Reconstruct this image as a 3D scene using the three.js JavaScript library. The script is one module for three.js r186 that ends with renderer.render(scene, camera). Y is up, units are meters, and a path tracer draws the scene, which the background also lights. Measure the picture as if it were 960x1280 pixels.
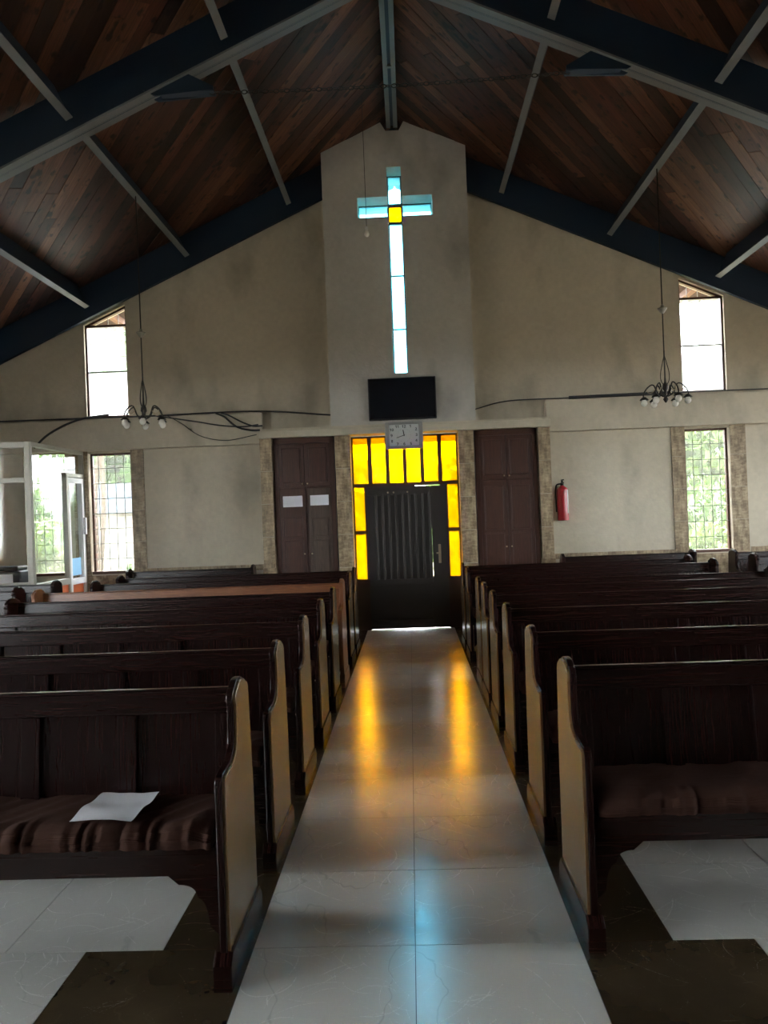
import * as THREE from 'three';
import { RoundedBoxGeometry } from 'three/addons/geometries/RoundedBoxGeometry.js';
import { mergeGeometries, toCreasedNormals } from 'three/addons/utils/BufferGeometryUtils.js';

// ---------------------------------------------------------------- camera, sky, sun, exposure
const scene = new THREE.Scene();
const camera = new THREE.PerspectiveCamera(2 * Math.atan(640 / 961) * 180 / Math.PI, 960 / 1280, 0.05, 400);
camera.position.set(0.04, 1.587, 0);
camera.rotation.order = 'YXZ';
camera.rotation.set(0.25 * Math.PI / 180, 1.9 * Math.PI / 180, -2.2 * Math.PI / 180);
const renderer = new THREE.WebGLRenderer();
renderer.toneMapping = THREE.LinearToneMapping;
renderer.toneMappingExposure = 32;
renderer.shadowMap.enabled = true;
scene.background = new THREE.Color().setRGB(0.92, 0.96, 1.0);
scene.backgroundIntensity = 1;
const sun = new THREE.DirectionalLight(new THREE.Color().setRGB(1, 0.95, 0.86), 5);
sun.position.set(-4, 40, -22); sun.target.position.set(0, 0, -10.5);
sun.castShadow = true; sun.shadow.mapSize.set(2048, 2048);
Object.assign(sun.shadow.camera, { left: -30, right: 30, top: 30, bottom: -30, near: 1, far: 90 });
scene.add(sun, sun.target);

// ---------------------------------------------------------------- helpers
let seed = 7;
const rnd = () => { seed = (seed * 1664525 + 1013904223) >>> 0; return seed / 4294967296; };
const rr = (a, b) => a + (b - a) * rnd();
const V = (x, y, z) => new THREE.Vector3(x, y, z);
const used = {};
function numbered(n) { const k = used[n] = (used[n] ?? -1) + 1; return k ? `${n}_${String(k).padStart(3, '0')}` : n; }
function shadowed(m) { m.castShadow = m.receiveShadow = true; return m; }
function mesh(name, geo, mat, parent) { const m = shadowed(new THREE.Mesh(geo, mat)); m.name = parent ? name : numbered(name); (parent ?? scene).add(m); return m; }
function thing(name, label, category, pos = [0, 0, 0], group) {
  const g = new THREE.Group(); g.name = numbered(name); g.position.set(...pos); scene.add(g);
  g.userData = { label, category }; if (group) g.userData.group = group; return g;
}
function tag(o, label, category, group) { o.userData.label = label; o.userData.category = category; if (group) o.userData.group = group; return o; }
function struct(name, label) { const g = new THREE.Group(); g.name = name; g.userData = { kind: 'structure' }; if (label) { g.userData.label = label; g.userData.category = name.split('_')[0]; } scene.add(g); return g; }
// uv in metres: u runs along axis "long", v across
function uvm(g, long = 'x', off = 0) {
  if (g.index) g = g.toNonIndexed();
  const p = g.attributes.position, n = g.attributes.normal, uv = new Float32Array(p.count * 2);
  for (let i = 0; i < p.count; i++) {
    const P = { x: p.getX(i), y: p.getY(i), z: p.getZ(i) }, N = { x: Math.abs(n.getX(i)), y: Math.abs(n.getY(i)), z: Math.abs(n.getZ(i)) };
    const d = N.x >= N.y && N.x >= N.z ? 'x' : N.y >= N.z ? 'y' : 'z';
    const axes = ['x', 'y', 'z'].filter((a) => a !== d);
    const a = axes.includes(long) ? long : axes[0], b = axes.find((q) => q !== a);
    uv[2 * i] = P[a] + off; uv[2 * i + 1] = P[b] + off * 1.7;
  }
  g.setAttribute('uv', new THREE.BufferAttribute(uv, 2)); return g;
}
let uo = 0;
function box(x0, x1, y0, y1, z0, z1, long = 'x', r = 0) {
  const w = x1 - x0, h = y1 - y0, d = z1 - z0;
  const g = r ? new RoundedBoxGeometry(w, h, d, 1, r) : new THREE.BoxGeometry(w, h, d);
  uo += 0.37; g.translate((x0 + x1) / 2, (y0 + y1) / 2, (z0 + z1) / 2);
  return uvm(g, long, uo % 11);
}
function tube(pts, r, seg = 24, rad = 6) { return new THREE.TubeGeometry(new THREE.CatmullRomCurve3(pts.map((p) => V(...p))), seg, r, rad, false); }
function rod(a, b, r, rad = 8) {
  const A = V(...a), B = V(...b), d = B.clone().sub(A), g = new THREE.CylinderGeometry(r, r, d.length(), rad);
  g.applyQuaternion(new THREE.Quaternion().setFromUnitVectors(V(0, 1, 0), d.normalize())); const c = A.add(B).multiplyScalar(0.5); g.translate(c.x, c.y, c.z); return g;
}
const strip = (g) => { const q = g.index ? g.toNonIndexed() : g; for (const k of Object.keys(q.attributes)) if (!['position', 'normal', 'uv'].includes(k)) q.deleteAttribute(k); return q; };
const merge = (a) => mergeGeometries(a.map(strip));
function lathe(pts, seg = 20) { return new THREE.LatheGeometry(pts.map(([r, y]) => new THREE.Vector2(r, y)), seg); }

// ---------------------------------------------------------------- textures
function hash(x, y, s) { let h = (x * 374761393 + y * 668265263 + s * 2147483647) | 0; h = Math.imul(h ^ (h >>> 13), 1274126177); return ((h ^ (h >>> 16)) >>> 0) / 4294967296; }
function vnoise(x, y, px, py, s) {   // tileable value noise
  const ix = Math.floor(x), iy = Math.floor(y), fx = x - ix, fy = y - iy, u = fx * fx * (3 - 2 * fx), v = fy * fy * (3 - 2 * fy), m = (a, b) => ((a % b) + b) % b;
  const a = hash(m(ix, px), m(iy, py), s), b = hash(m(ix + 1, px), m(iy, py), s), c = hash(m(ix, px), m(iy + 1, py), s), d = hash(m(ix + 1, px), m(iy + 1, py), s);
  return a + (b - a) * u + (c - a) * v + (a - b - c + d) * u * v;
}
function fbm(u, v, fx, fy, oct, s) { let t = 0, a = 0.5, n = 0; for (let i = 0; i < oct; i++) { t += a * vnoise(u * fx, v * fy, fx, fy, s + i); n += a; a *= 0.5; fx *= 2; fy *= 2; } return t / n; }
function tex(N, M, fn, metres, srgb = true) {
  const d = new Uint8Array(N * M * 4);
  for (let j = 0; j < M; j++) for (let i = 0; i < N; i++) { const c = fn(i / N, j / M), k = 4 * (j * N + i); const a = Array.isArray(c) ? c : [c, c, c]; for (let q = 0; q < 3; q++) d[k + q] = Math.max(0, Math.min(255, a[q] * 255)); d[k + 3] = 255; }
  const t = new THREE.DataTexture(d, N, M); t.wrapS = t.wrapT = THREE.RepeatWrapping; t.magFilter = THREE.LinearFilter; t.minFilter = THREE.LinearFilter;
  if (srgb) t.colorSpace = THREE.SRGBColorSpace; t.repeat.set(1 / metres[0], 1 / metres[1]); t.needsUpdate = true; return t;
}
const mixc = (a, b, t) => a.map((x, i) => x + (b[i] - x) * t);
const grainT = tex(512, 256, (u, v) => {   // grain along u, tints around 1
  const w = fbm(u, v, 4, 10, 3, 3), g = fbm(u, v, 6, 90, 3, 9), k = 0.5 + 0.5 * Math.sin((v * 22 + w * 5) * 6.283);
  const t = 0.55 * g + 0.25 * k + 0.2 * w; return mixc([0.52, 0.47, 0.44], [1, 1, 1], t);
}, [1.6, 0.4]);
const plankT = tex(1024, 256, (u, v) => {
  const w = fbm(u, v, 3, 6, 4, 31), g = fbm(u, v, 10, 70, 3, 37), st = fbm(u, v, 14, 6, 4, 41);
  let t = 0.45 * g + 0.55 * w; let c = mixc([0.36, 0.30, 0.28], [1, 0.94, 0.88], t);
  if (st > 0.62) c = mixc(c, [0.25, 0.2, 0.19], Math.min(1, (st - 0.62) * 7)); return c;
}, [2.2, 0.5]);
const plasterT = tex(512, 512, (u, v) => { const a = fbm(u, v, 3, 3, 5, 51), b = fbm(u, v, 60, 60, 2, 57), c = fbm(u, v, 7, 3, 4, 61); const t = 0.86 + 0.14 * a - 0.12 * Math.max(0, c - 0.58) * 4 + 0.05 * (b - 0.5); return [t, t * 0.995, t * 0.98]; }, [3.1, 3.1]);
const plasterB = tex(512, 512, (u, v) => 0.5 * fbm(u, v, 12, 12, 4, 71) + 0.5 * fbm(u, v, 90, 90, 2, 73), [2.2, 2.2], false);
const stoneT = tex(512, 512, (u, v) => {
  const a = fbm(u, v, 5, 16, 4, 81), b = fbm(u, v, 26, 8, 3, 85), c = fbm(u, v, 40, 40, 2, 87);
  const t = Math.max(0, Math.min(1, (0.5 * a + 0.35 * b + 0.15 * c - 0.3) * 2.4)); return mixc([0.55, 0.49, 0.42], [0.90, 0.85, 0.76], t);
}, [0.55, 0.55]);
const marbleT = tex(1024, 1024, (u, v) => {
  const a = fbm(u, v, 4, 4, 5, 91), w = fbm(u, v, 3, 3, 5, 95), vein = Math.abs(fbm(u, v, 5, 3, 5, 99) - 0.5 + 0.25 * (w - 0.5));
  let t = 0.9 + 0.1 * a; if (vein < 0.006) t -= 0.10 * (1 - vein / 0.006) * Math.max(0, Math.min(1, (w - 0.45) * 6)); return [t, t, t * 0.985];
}, [2.4, 2.4]);
const darkTileT = tex(512, 512, (u, v) => { const a = fbm(u, v, 5, 5, 5, 111), vein = Math.abs(fbm(u, v, 4, 4, 4, 115) - 0.5); let c = mixc([0.55, 0.5, 0.45], [1, 0.95, 0.85], a); if (vein < 0.005) c = mixc(c, [1.1, 1.05, 0.95], 0.35 * Math.max(0, Math.min(1, (a - 0.5) * 8))); return c.map((x) => Math.min(1, x)); }, [1.2, 1.2]);
// worn polish of the floor tiles: curved wipe marks in the gloss
const wipeN = 1024, wipe = new Float32Array(wipeN * wipeN);
for (let k = 0; k < 2600; k++) {
  let x = rnd() * wipeN, y = rnd() * wipeN, a = rnd() * 6.283; const cur = rr(-0.03, 0.03), len = rr(30, 190), s = rr(0.3, 0.8) * (rnd() < 0.5 ? -1 : 1), wd = rnd() < 0.3 ? 2 : 1;
  for (let i = 0; i < len; i++) { x += Math.cos(a); y += Math.sin(a); a += cur; for (let q = 0; q < wd; q++) { const X = ((Math.floor(x) + q) % wipeN + wipeN) % wipeN, Y = (Math.floor(y) % wipeN + wipeN) % wipeN; wipe[Y * wipeN + X] += s * Math.sin(i / len * 3.14); } }
}
const glossT = tex(1024, 1024, (u, v) => { const w = wipe[Math.floor(v * wipeN) * wipeN + Math.floor(u * wipeN)]; return 0.52 + 0.2 * (fbm(u, v, 6, 6, 4, 121) - 0.5) + 0.30 * Math.max(-0.9, Math.min(1.2, w)); }, [2.4, 2.4], false);
const clothB = tex(256, 256, (u, v) => 0.5 + 0.5 * fbm(u, v, 8, 8, 4, 131) - 0.25, [0.4, 0.4], false);
const amberT = tex(256, 256, (u, v) => fbm(u, v, 30, 30, 3, 141), [0.4, 0.4], false);

// ---------------------------------------------------------------- materials
const C = (r, g, b) => new THREE.Color().setRGB(r, g, b);
const std = (c, rough, o = {}) => new THREE.MeshStandardMaterial({ color: C(...c), roughness: rough, ...o });
const phy = (c, rough, o = {}) => new THREE.MeshPhysicalMaterial({ color: C(...c), roughness: rough, ...o });
const M = {
  wall: std([0.63, 0.565, 0.45], 0.85, { map: plasterT, bumpMap: plasterB, bumpScale: 0.0025 }),
  panel: std([0.58, 0.56, 0.52], 0.8, { map: plasterT, bumpMap: plasterB, bumpScale: 0.003 }),  // plaster colour greyed to stand in for the haze around the cross
  trim: std([0.62, 0.56, 0.44], 0.6, { map: plasterT }),
  stone: std([0.62, 0.55, 0.44], 0.45, { map: stoneT }),
  tile: [0, 1, 2].map((k) => phy([0.70 - 0.02 * k, 0.70 - 0.02 * k, 0.68 - 0.02 * k], 0.42, { ior: 1.8, map: marbleT, roughnessMap: glossT })),
  darkTile: phy([0.105, 0.085, 0.06], 0.38, { ior: 1.6, map: darkTileT, roughnessMap: glossT }),
  grout: std([0.12, 0.12, 0.12], 0.9),
  pew: phy([0.027, 0.009, 0.007], 0.26, { map: grainT, specularIntensity: 0.65 }),
  pewEndLit: phy([0.23, 0.15, 0.065], 0.27, { map: grainT, ior: 1.6 }),  // door light on the aisle faces painted in as lighter, golden wood
  pewOrange: phy([0.30, 0.105, 0.03], 0.45, { map: grainT, clearcoat: 0.5, clearcoatRoughness: 0.25 }),
  cushion: phy([0.055, 0.025, 0.017], 0.85, { specularIntensity: 0.25, bumpMap: clothB, bumpScale: 0.004 }),
  steel: std([0.010, 0.025, 0.048], 0.55),
  flange: std([0.15, 0.16, 0.16], 0.5),
  iron: std([0.05, 0.045, 0.04], 0.45, { metalness: 0.6 }),
  cable: std([0.03, 0.03, 0.035], 0.6),
  cup: phy([0.11, 0.045, 0.028], 0.4, { map: grainT, clearcoat: 0.3, clearcoatRoughness: 0.3 }),
  cupPale: phy([0.13, 0.085, 0.06], 0.5, { map: grainT }),
  doorMetal: std([0.05, 0.045, 0.04], 0.4, { metalness: 0.3 }),
  doorFrame: std([0.05, 0.025, 0.012], 0.5),
  brass: std([0.5, 0.42, 0.28], 0.3, { metalness: 1 }),
  alu: std([0.36, 0.34, 0.29], 0.45, { metalness: 0.3 }),
  white: std([0.72, 0.72, 0.72], 0.5),
  paper: std([0.74, 0.74, 0.78], 0.8),
  orange: std([0.62, 0.13, 0.035], 0.5),
  blue: std([0.20, 0.42, 0.62], 0.6),
  frame: std([0.17, 0.07, 0.04], 0.45, { map: grainT }),
  bars: std([0.22, 0.22, 0.21], 0.5),
  glass: phy([0.96, 0.98, 0.98], 0.05, { transmission: 1, thickness: 0, ior: 1.45 }),
  dimmedGlass: phy([0.60, 0.61, 0.60], 0.30, { transmission: 1, thickness: 0, ior: 1.45 }),  // outdoor brightness held down by darkening the slat colour
  louvre: phy([0.95, 0.98, 0.98], 0.35, { transmission: 1, thickness: 0, ior: 1.45 }),
  frosted: phy([0.94, 0.97, 1.0], 0.75, { transmission: 1, thickness: 0, ior: 1.45 }),
  amber: phy([1.0, 0.62, 0.003], 0.46, { transmission: 1, thickness: 0, ior: 1.4, bumpMap: amberT, bumpScale: 0.002 }),
  cyan: phy([0.38, 0.84, 1.0], 0.45, { transmission: 1, thickness: 0, ior: 1.4 }),
  came: std([0.10, 0.14, 0.16], 0.5),
  black: std([0.012, 0.012, 0.013], 0.5),
  screen: phy([0.006, 0.008, 0.012], 0.25, { clearcoat: 0.5, clearcoatRoughness: 0.15 }),
  red: phy([0.42, 0.015, 0.03], 0.35, { clearcoat: 0.4 }),
  bulb: phy([0.85, 0.82, 0.74], 0.35, { clearcoat: 0.4 }),
  ground: std([0.13, 0.12, 0.09], 0.95, { map: stoneT }),
  houseWall: std([0.62, 0.60, 0.55], 0.9, { map: plasterT }),
  roofing: std([0.16, 0.20, 0.26], 0.6),
  timber: std([0.34, 0.20, 0.11], 0.7, { map: plankT }),
  deck: std([0.10, 0.055, 0.035], 0.8, { map: plankT }),
  bark: std([0.14, 0.10, 0.07], 0.9),
  leaf: [[0.10, 0.20, 0.035], [0.16, 0.26, 0.05], [0.07, 0.15, 0.03]].map((c) => phy(c, 0.7, { transmission: 0.35, thickness: 0, side: THREE.DoubleSide })),
};
const plankMats = [[0.17, 0.070, 0.040], [0.27, 0.125, 0.07], [0.10, 0.042, 0.028], [0.36, 0.18, 0.10], [0.065, 0.03, 0.022], [0.21, 0.08, 0.045]].map((c) => phy(c, 0.55, { map: plankT }));

// ---------------------------------------------------------------- floor
const ZW = 10.85;                               // inner face of the back wall
{
  const floor = struct('floor', 'large pale marble-look tiles with dark brown border tiles');
  mesh('floor_slab', box(-7.2, 7.2, -0.3, -0.003, -11.0, 4.2), M.grout, floor);
  const tileGeo = (w, d, ox, oz) => { const g = new THREE.BoxGeometry(w - 0.003, 0.012, d - 0.003); g.translate(0, -0.006, 0); const p = g.attributes.position, uv = g.attributes.uv; for (let i = 0; i < p.count; i++) uv.setXY(i, p.getX(i) + ox, p.getZ(i) + oz); return g; };
  const shared = {};
  const lay = (x0, x1, za, zb, mat, parent = floor) => {          // za < zb are distances in front of the camera
    const w = x1 - x0, d = zb - za, v = Math.floor(rnd() * 6), key = `${w.toFixed(3)} ${d.toFixed(3)} ${v}`;
    const g = shared[key] ??= tileGeo(w, d, v * 0.71, v * 1.13 + 0.2);
    const m = mesh('tile', g, mat, parent); m.position.set((x0 + x1) / 2, 0, -(za + zb) / 2); return m;
  };
  const white = () => M.tile[Math.floor(rnd() * 3)];
  const rest = [];
  for (let k = -5; k < 14; k++) {
    const za = 2.84 + 0.6 * k, zb = Math.min(za + 0.6, ZW - 0.01);
    if (zb - za < 0.05) continue;
    const cols = [[-0.6, 0, 0], [0, 0.6, 0]];
    const edge = za < 2.8 ? 1.23 : 0.94;
    for (const s of [-1, 1]) {
      const put = (a, b, dk) => cols.push(s > 0 ? [a, b, dk] : [-b, -a, dk]);
      put(0.6, edge, 1);
      for (let x = edge; x < 6.95; x += 0.6) put(x, Math.min(x + 0.6, 7), 0);
    }
    for (const [a, b, dk] of cols) {
      const near = zb > 2.3 && Math.abs(a + b) / 2 < (zb < 6 ? 3.2 : 3.9);
      if (near) lay(a, b, za, zb, dk ? M.darkTile : white());
      else { const g = tileGeo(b - a, zb - za, a, za); g.translate((a + b) / 2, 0, -(za + zb) / 2); if (dk) lay(a, b, za, zb, M.darkTile); else rest.push(g); }
    }
  }
  const far = mesh('outer_tiles', merge(rest), M.tile[1], floor); far.userData.kind = 'stuff';
}

// ---------------------------------------------------------------- roof and ceiling
const SL = 0.45, TH = Math.atan(SL), AP = 7.0, BOT = 6.5, cT = Math.cos(TH), sT = Math.sin(TH);
{
  const W = 7.9 / cT;
  for (const s of [-1, 1]) {
    const ceil = struct(s < 0 ? 'ceiling' : 'ceiling_001', 'sloping ceiling of diagonal stained wooden boards');
    const deck = mesh('roof_deck', box(0, W, 0.03, 0.15, -12.8, 4.4, 'z'), M.deck, ceil);
    // local frame: x down the slope, y out of the roof
    const fr = new THREE.Group(); ceil.add(fr); ceil.remove(deck); ceil.add(deck); ceil.remove(fr);
    const place = (m) => { m.matrixAutoUpdate = true; m.position.set(0, AP, 0); if (s > 0) m.rotation.z = -TH; else { m.rotation.y = Math.PI; m.rotation.order = 'YXZ'; m.rotation.z = -TH; } };
    // for the left side everything is turned about y, so z is mirrored
    if (s < 0) { deck.geometry = box(0, W, 0.03, 0.15, -4.4, 12.8, 'z'); }
    place(deck);
    const phi = 42 * Math.PI / 180, cp = Math.cos(phi), sp = Math.sin(phi), bw = 0.15, L = W - 0.1, b0 = 3.0, b1 = 10.95;
    const clip = (poly, f) => { const out = []; poly.forEach((p, i) => { const q = poly[(i + 1) % poly.length], a = f(p), b = f(q); if (a >= 0) out.push(p); if (a * b < 0) { const t = a / (a - b); out.push([p[0] + (q[0] - p[0]) * t, p[1] + (q[1] - p[1]) * t]); } }); return out; };
    let n = 0;
    const q0 = -sp * L + cp * b0, q1 = cp * b1;
    for (let q = q0; q < q1; q += bw) {
      let e = -2 + rr(0, 1.5);
      while (e < 15) {
        const len = rr(2.2, 4.6), e1 = e + len;
        let poly = [[e + 0.002, q + 0.002], [e1 - 0.002, q + 0.002], [e1 - 0.002, q + bw - 0.002], [e + 0.002, q + bw - 0.002]];
        const A = ([x, y]) => x * cp - y * sp, B = ([x, y]) => x * sp + y * cp;
        for (const f of [(p) => A(p) - 0.02, (p) => L - A(p), (p) => B(p) - b0, (p) => b1 - B(p)]) if (poly.length > 2) poly = clip(poly, f);
        e = e1;
        if (poly.length < 3) continue;
        const sh = new THREE.Shape(poly.map(([x, y]) => new THREE.Vector2(x - e1, y - q)));
        const t = 0.018 + rr(0, 0.006), g = new THREE.ExtrudeGeometry(sh, { depth: t, bevelEnabled: false });
        const uv = g.attributes.uv, p = g.attributes.position, ou = rnd() * 5, ov = rnd() * 5; for (let i = 0; i < p.count; i++) uv.setXY(i, p.getX(i) + ou, p.getY(i) + ov);
        const m = mesh('plank', g, plankMats[Math.floor(Math.pow(rnd(), 1.3) * 6)], ceil);
        // board axes in the world
        const S = s, ax = (a, b, c) => V(S * a * cT, -a * sT, -b).add(V(S * c * sT, c * cT, 0));
        const ex = ax(cp, sp, 0), ey = ax(-sp, cp, 0), ez = ax(0, 0, 1);
        const mat = new THREE.Matrix4(); const up = ez.clone();
        const cr = ex.clone().cross(ey); const sgn = cr.dot(up) > 0 ? 1 : -1;
        mat.makeBasis(ex, ey, cr);
        const org = ax(A([e1, q]), B([e1, q]), 0.03 - (sgn > 0 ? t : 0)).add(V(0, AP, 0));
        mat.setPosition(org); m.applyMatrix4(mat); n++;
      }
    }
  }
  mesh('ridge_cap', box(-0.3, 0.3, AP + 0.06, AP + 0.22, -12.8, 4.4, 'z'), M.deck, scene.getObjectByName('ceiling'));
  // steel frame: rafters across, purlins along, a ridge beam
  const half = (x0, x1, lo, hi) => new THREE.Shape([[x0, lo - SL * x0], [x1, lo - SL * x1], [x1, hi - SL * x1], [x0, hi - SL * x0]].map((p) => new THREE.Vector2(...p)));
  const rafter = (Z, wf, label, fm = M.flange) => {
    const g = thing('roof_rafter', label, 'rafter', [0, 0, -Z], undefined);
    for (const s of [-1, 1]) {
      const web = new THREE.ExtrudeGeometry(half(0, 6.98, BOT, AP - 0.02), { depth: 0.03, bevelEnabled: false }); web.translate(0, 0, -0.015);
      const bf = new THREE.ExtrudeGeometry(half(0, 6.98, BOT, BOT + 0.022), { depth: wf, bevelEnabled: false }); bf.translate(0, 0, -wf / 2);
      for (const [n, q, m] of [['web', web, M.steel], ['bottom_flange', bf, fm]]) { const o = mesh(n, q, m, g); if (s < 0) o.rotation.y = Math.PI; }
    }
    return g;
  };
  const r1 = rafter(7.0, 0.18, 'dark blue steel rafter carrying the tie chain across the nave');
  rafter(3.1, 0.18, 'dark blue steel rafter spanning above the first pews');
  rafter(10.72, 0.06, 'dark blue steel rafter set against the gable wall', M.steel);
  for (const s of [-1, 1]) {                      // gusset plates that hold the tie chain
    const sh = new THREE.Shape([[2.14, 5.50], [1.60, 5.53], [1.60, 5.56], [1.86, 5.70], [1.95, 5.74], [2.25, 5.56]].map(([x, y]) => new THREE.Vector2(x, y)));
    const g = new THREE.ExtrudeGeometry(sh, { depth: 0.02, bevelEnabled: false }); g.translate(0, 0, -0.01); g.translate(0, 0, s * 0.0);
    const a = g.clone(); a.translate(0, 0, 0.05); const b = g.clone(); b.translate(0, 0, -0.05);
    const bot = box(1.60, 2.10, 5.522, 5.534, -0.05, 0.05);
    const o = mesh('gusset_plate', merge([a, b, bot]), M.steel, r1); if (s < 0) o.rotation.y = Math.PI;
  }
  const chainPts = []; const links = [];
  for (let i = 0; i <= 66; i++) { const x = -1.62 + 3.24 * i / 66, y = 5.53 - 0.03 * (1 - (x / 1.62) ** 2); const l = new THREE.TorusGeometry(0.017, 0.0045, 5, 10); l.scale(1.5, 1, 1); if (i % 2) l.rotateX(Math.PI / 2); l.translate(x, y, -7.0); links.push(l); }
  tag(mesh('tie_chain', merge(links), M.iron), 'thin steel tie chain stretched across below the ridge', 'chain');
  for (const X of [1.47, 2.92, 4.36, 5.8]) for (const s of [-1, 1]) for (const [za, zb, bay] of [[3.2, 6.9, 'over the pews nearer the altar'], [7.1, 10.62, 'ending at the gable wall']]) {
    const where = { 1.47: 'next to the ridge', 2.92: 'carrying a chandelier line', 4.36: 'above the window line', 5.8: 'close to the eaves' }[X];
    const g = thing('roof_purlin', `grey flanged steel purlin ${where}, ${s < 0 ? 'office' : 'extinguisher'} side, ${bay}`, 'purlin', [s * X, BOT - SL * X + 0.12, -(za + zb) / 2]);
    g.rotation.z = -s * TH; const l = zb - za;
    mesh('bottom_flange', box(-0.036, 0.036, 0, 0.014, -l / 2, l / 2, 'z'), M.flange, g);
    mesh('web', box(-0.012, 0.012, 0.014, 0.345, -l / 2, l / 2, 'z'), M.steel, g);
  }
  const rb = thing('ridge_beam', 'blue grey twin channel ridge beam along the roof peak', 'beam', [0, 6.83, -6.8]);
  for (const s of [-1, 1]) { mesh('channel', box(s > 0 ? 0.02 : -0.075, s > 0 ? 0.075 : -0.02, 0, 0.14, -3.6, 3.62, 'z'), M.flange, rb); }
  mesh('web', box(-0.02, 0.02, 0.03, 0.17, -3.6, 3.62, 'z'), M.steel, rb);
  mesh('bolt', merge([-2.2, -0.9, 0.5].map((z) => box(-0.03, 0.03, -0.006, 0.02, z, z + 0.04))), M.flange, rb);
}

// ---------------------------------------------------------------- walls
const rect = (x0, x1, y0, y1) => { const p = new THREE.Path(); p.moveTo(x0, y0); p.lineTo(x1, y0); p.lineTo(x1, y1); p.lineTo(x0, y1); p.closePath(); return p; };
const poly = (pts) => { const p = new THREE.Path(); pts.forEach(([x, y], i) => i ? p.lineTo(x, y) : p.moveTo(x, y)); p.closePath(); return p; };
const WX0 = 3.91, WX1 = 4.52, cross = (k) => [[-0.1 - k, 3.515 - k], [0.1 + k, 3.515 - k], [0.1 + k, 5.65 - k], [0.51 + k, 5.65 - k], [0.51 + k, 5.925 + k], [0.1 + k, 5.925 + k], [0.1 + k, 6.325 + k], [-0.1 - k, 6.325 + k], [-0.1 - k, 5.925 + k], [-0.51 - k, 5.925 + k], [-0.51 - k, 5.65 - k], [-0.1 - k, 5.65 - k]];
const extrude = (shape, d) => { const g = new THREE.ExtrudeGeometry(shape, { depth: d, bevelEnabled: false }); return uvm(g, 'x'); };
{
  const gw = new THREE.Shape([[-7.2, 0], [7.2, 0], [7.2, AP - SL * 7.2], [0, AP + 0.01], [-7.2, AP - SL * 7.2]].map((p) => new THREE.Vector2(...p)));
  gw.holes.push(rect(-0.745, 0.745, 0, 2.69), poly(cross(0.0)));
  for (const s of [-1, 1]) {
    gw.holes.push(s > 0 ? rect(WX0, WX1, 0.90, 2.63) : rect(-WX1, -WX0, 0.90, 2.63));
    gw.holes.push(poly(s > 0 ? [[WX0, 3.14], [WX1, 3.14], [WX1, 4.47], [WX0, 4.74]] : [[-WX1, 3.14], [-WX0, 3.14], [-WX0, 4.74], [-WX1, 4.47]]));
  }
  gw.holes.push(rect(-5.46, -4.86, 0.9, 2.68));
  const wb = struct('wall_back', 'cream plastered gable wall with a ring beam');
  const g = extrude(gw, 0.2); g.translate(0, 0, -ZW - 0.2);
  mesh('wall', g, M.wall, wb);
  for (const s of [-1, 1]) {
    const x0 = 1.985, x1 = 7;
    mesh('ring_beam', s > 0 ? box(x0, x1, 2.66, 3.09, -ZW, -ZW + 0.13) : box(-x1, -x0, 2.66, 3.09, -ZW, -ZW + 0.13), M.wall, struct(s < 0 ? 'trim_2' : 'trim_3', s < 0 ? 'plastered ring beam on the office side' : 'plastered ring beam on the extinguisher side'));
    // dado of narrow border tiles
    for (let x = x0; x < 3.7; x += 0.2) { const a = x + 0.002, b = Math.min(x + 0.198, 3.72); mesh('dado_tile', s > 0 ? box(a, b, 0.88, 0.96, -ZW, -ZW + 0.014) : box(-b, -a, 0.88, 0.96, -ZW, -ZW + 0.014), M.stone, wb); }
    if (s > 0) for (let x = 4.76; x < 6.9; x += 0.2) mesh('dado_tile', box(x + 0.002, x + 0.198, 0.88, 0.96, -ZW, -ZW + 0.014), M.stone, wb);
    // stone tile bands beside the lower windows
    for (const [a, b] of [[3.72, 3.905], [4.525, 4.74]]) for (let k = 0; k < 6; k++) {
      const y0 = 0.45 * k + 0.002, y1 = Math.min(0.45 * k + 0.448, 2.66); mesh('jamb_tile', s > 0 ? box(a, b, y0, y1, -ZW, -ZW + 0.018, 'y') : box(-b, -a, y0, y1, -ZW, -ZW + 0.018, 'y'), M.stone, wb);
    }
    mesh('sill_tile', s > 0 ? box(WX0, WX1, 0.45, 0.885, -ZW, -ZW + 0.016, 'y') : box(-WX1, -WX0, 0.45, 0.885, -ZW, -ZW + 0.016, 'y'), M.stone, wb);
  }
  // the tall panel that carries the cross
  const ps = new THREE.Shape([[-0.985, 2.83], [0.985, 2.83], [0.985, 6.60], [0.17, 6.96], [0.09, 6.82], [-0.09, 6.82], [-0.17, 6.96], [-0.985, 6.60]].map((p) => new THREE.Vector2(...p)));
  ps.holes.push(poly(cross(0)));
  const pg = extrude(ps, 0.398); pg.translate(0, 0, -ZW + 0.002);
  const cp = struct('wall_cross_panel', 'tall plastered panel greyed to imitate haze, pierced by a cross opening'); mesh('panel', pg, M.panel, cp);
  // glazing of the cross
  const cg = thing('cross_window', 'tall cross-shaped window of pale blue glass with an amber square', 'cross window', [0, 3.515, -10.77]);
  const pane = (x0, x1, y0, y1, m) => mesh('pane', box(x0, x1, y0 - 3.515, y1 - 3.515, -0.004, 0.004), m, cg);
  const ys = [3.53, 4.18, 4.93, 5.655];
  for (let k = 0; k < 3; k++) pane(-0.082, 0.082, ys[k] + 0.008, ys[k + 1] - 0.008, M.cyan);
  pane(-0.082, 0.082, 5.94, 6.31, M.cyan); pane(-0.50, -0.11, 5.665, 5.91, M.cyan); pane(0.11, 0.50, 5.665, 5.91, M.cyan);
  const ap = pane(-0.078, 0.078, 5.69, 5.89, M.amber); ap.userData.label = 'amber square pane';
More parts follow.
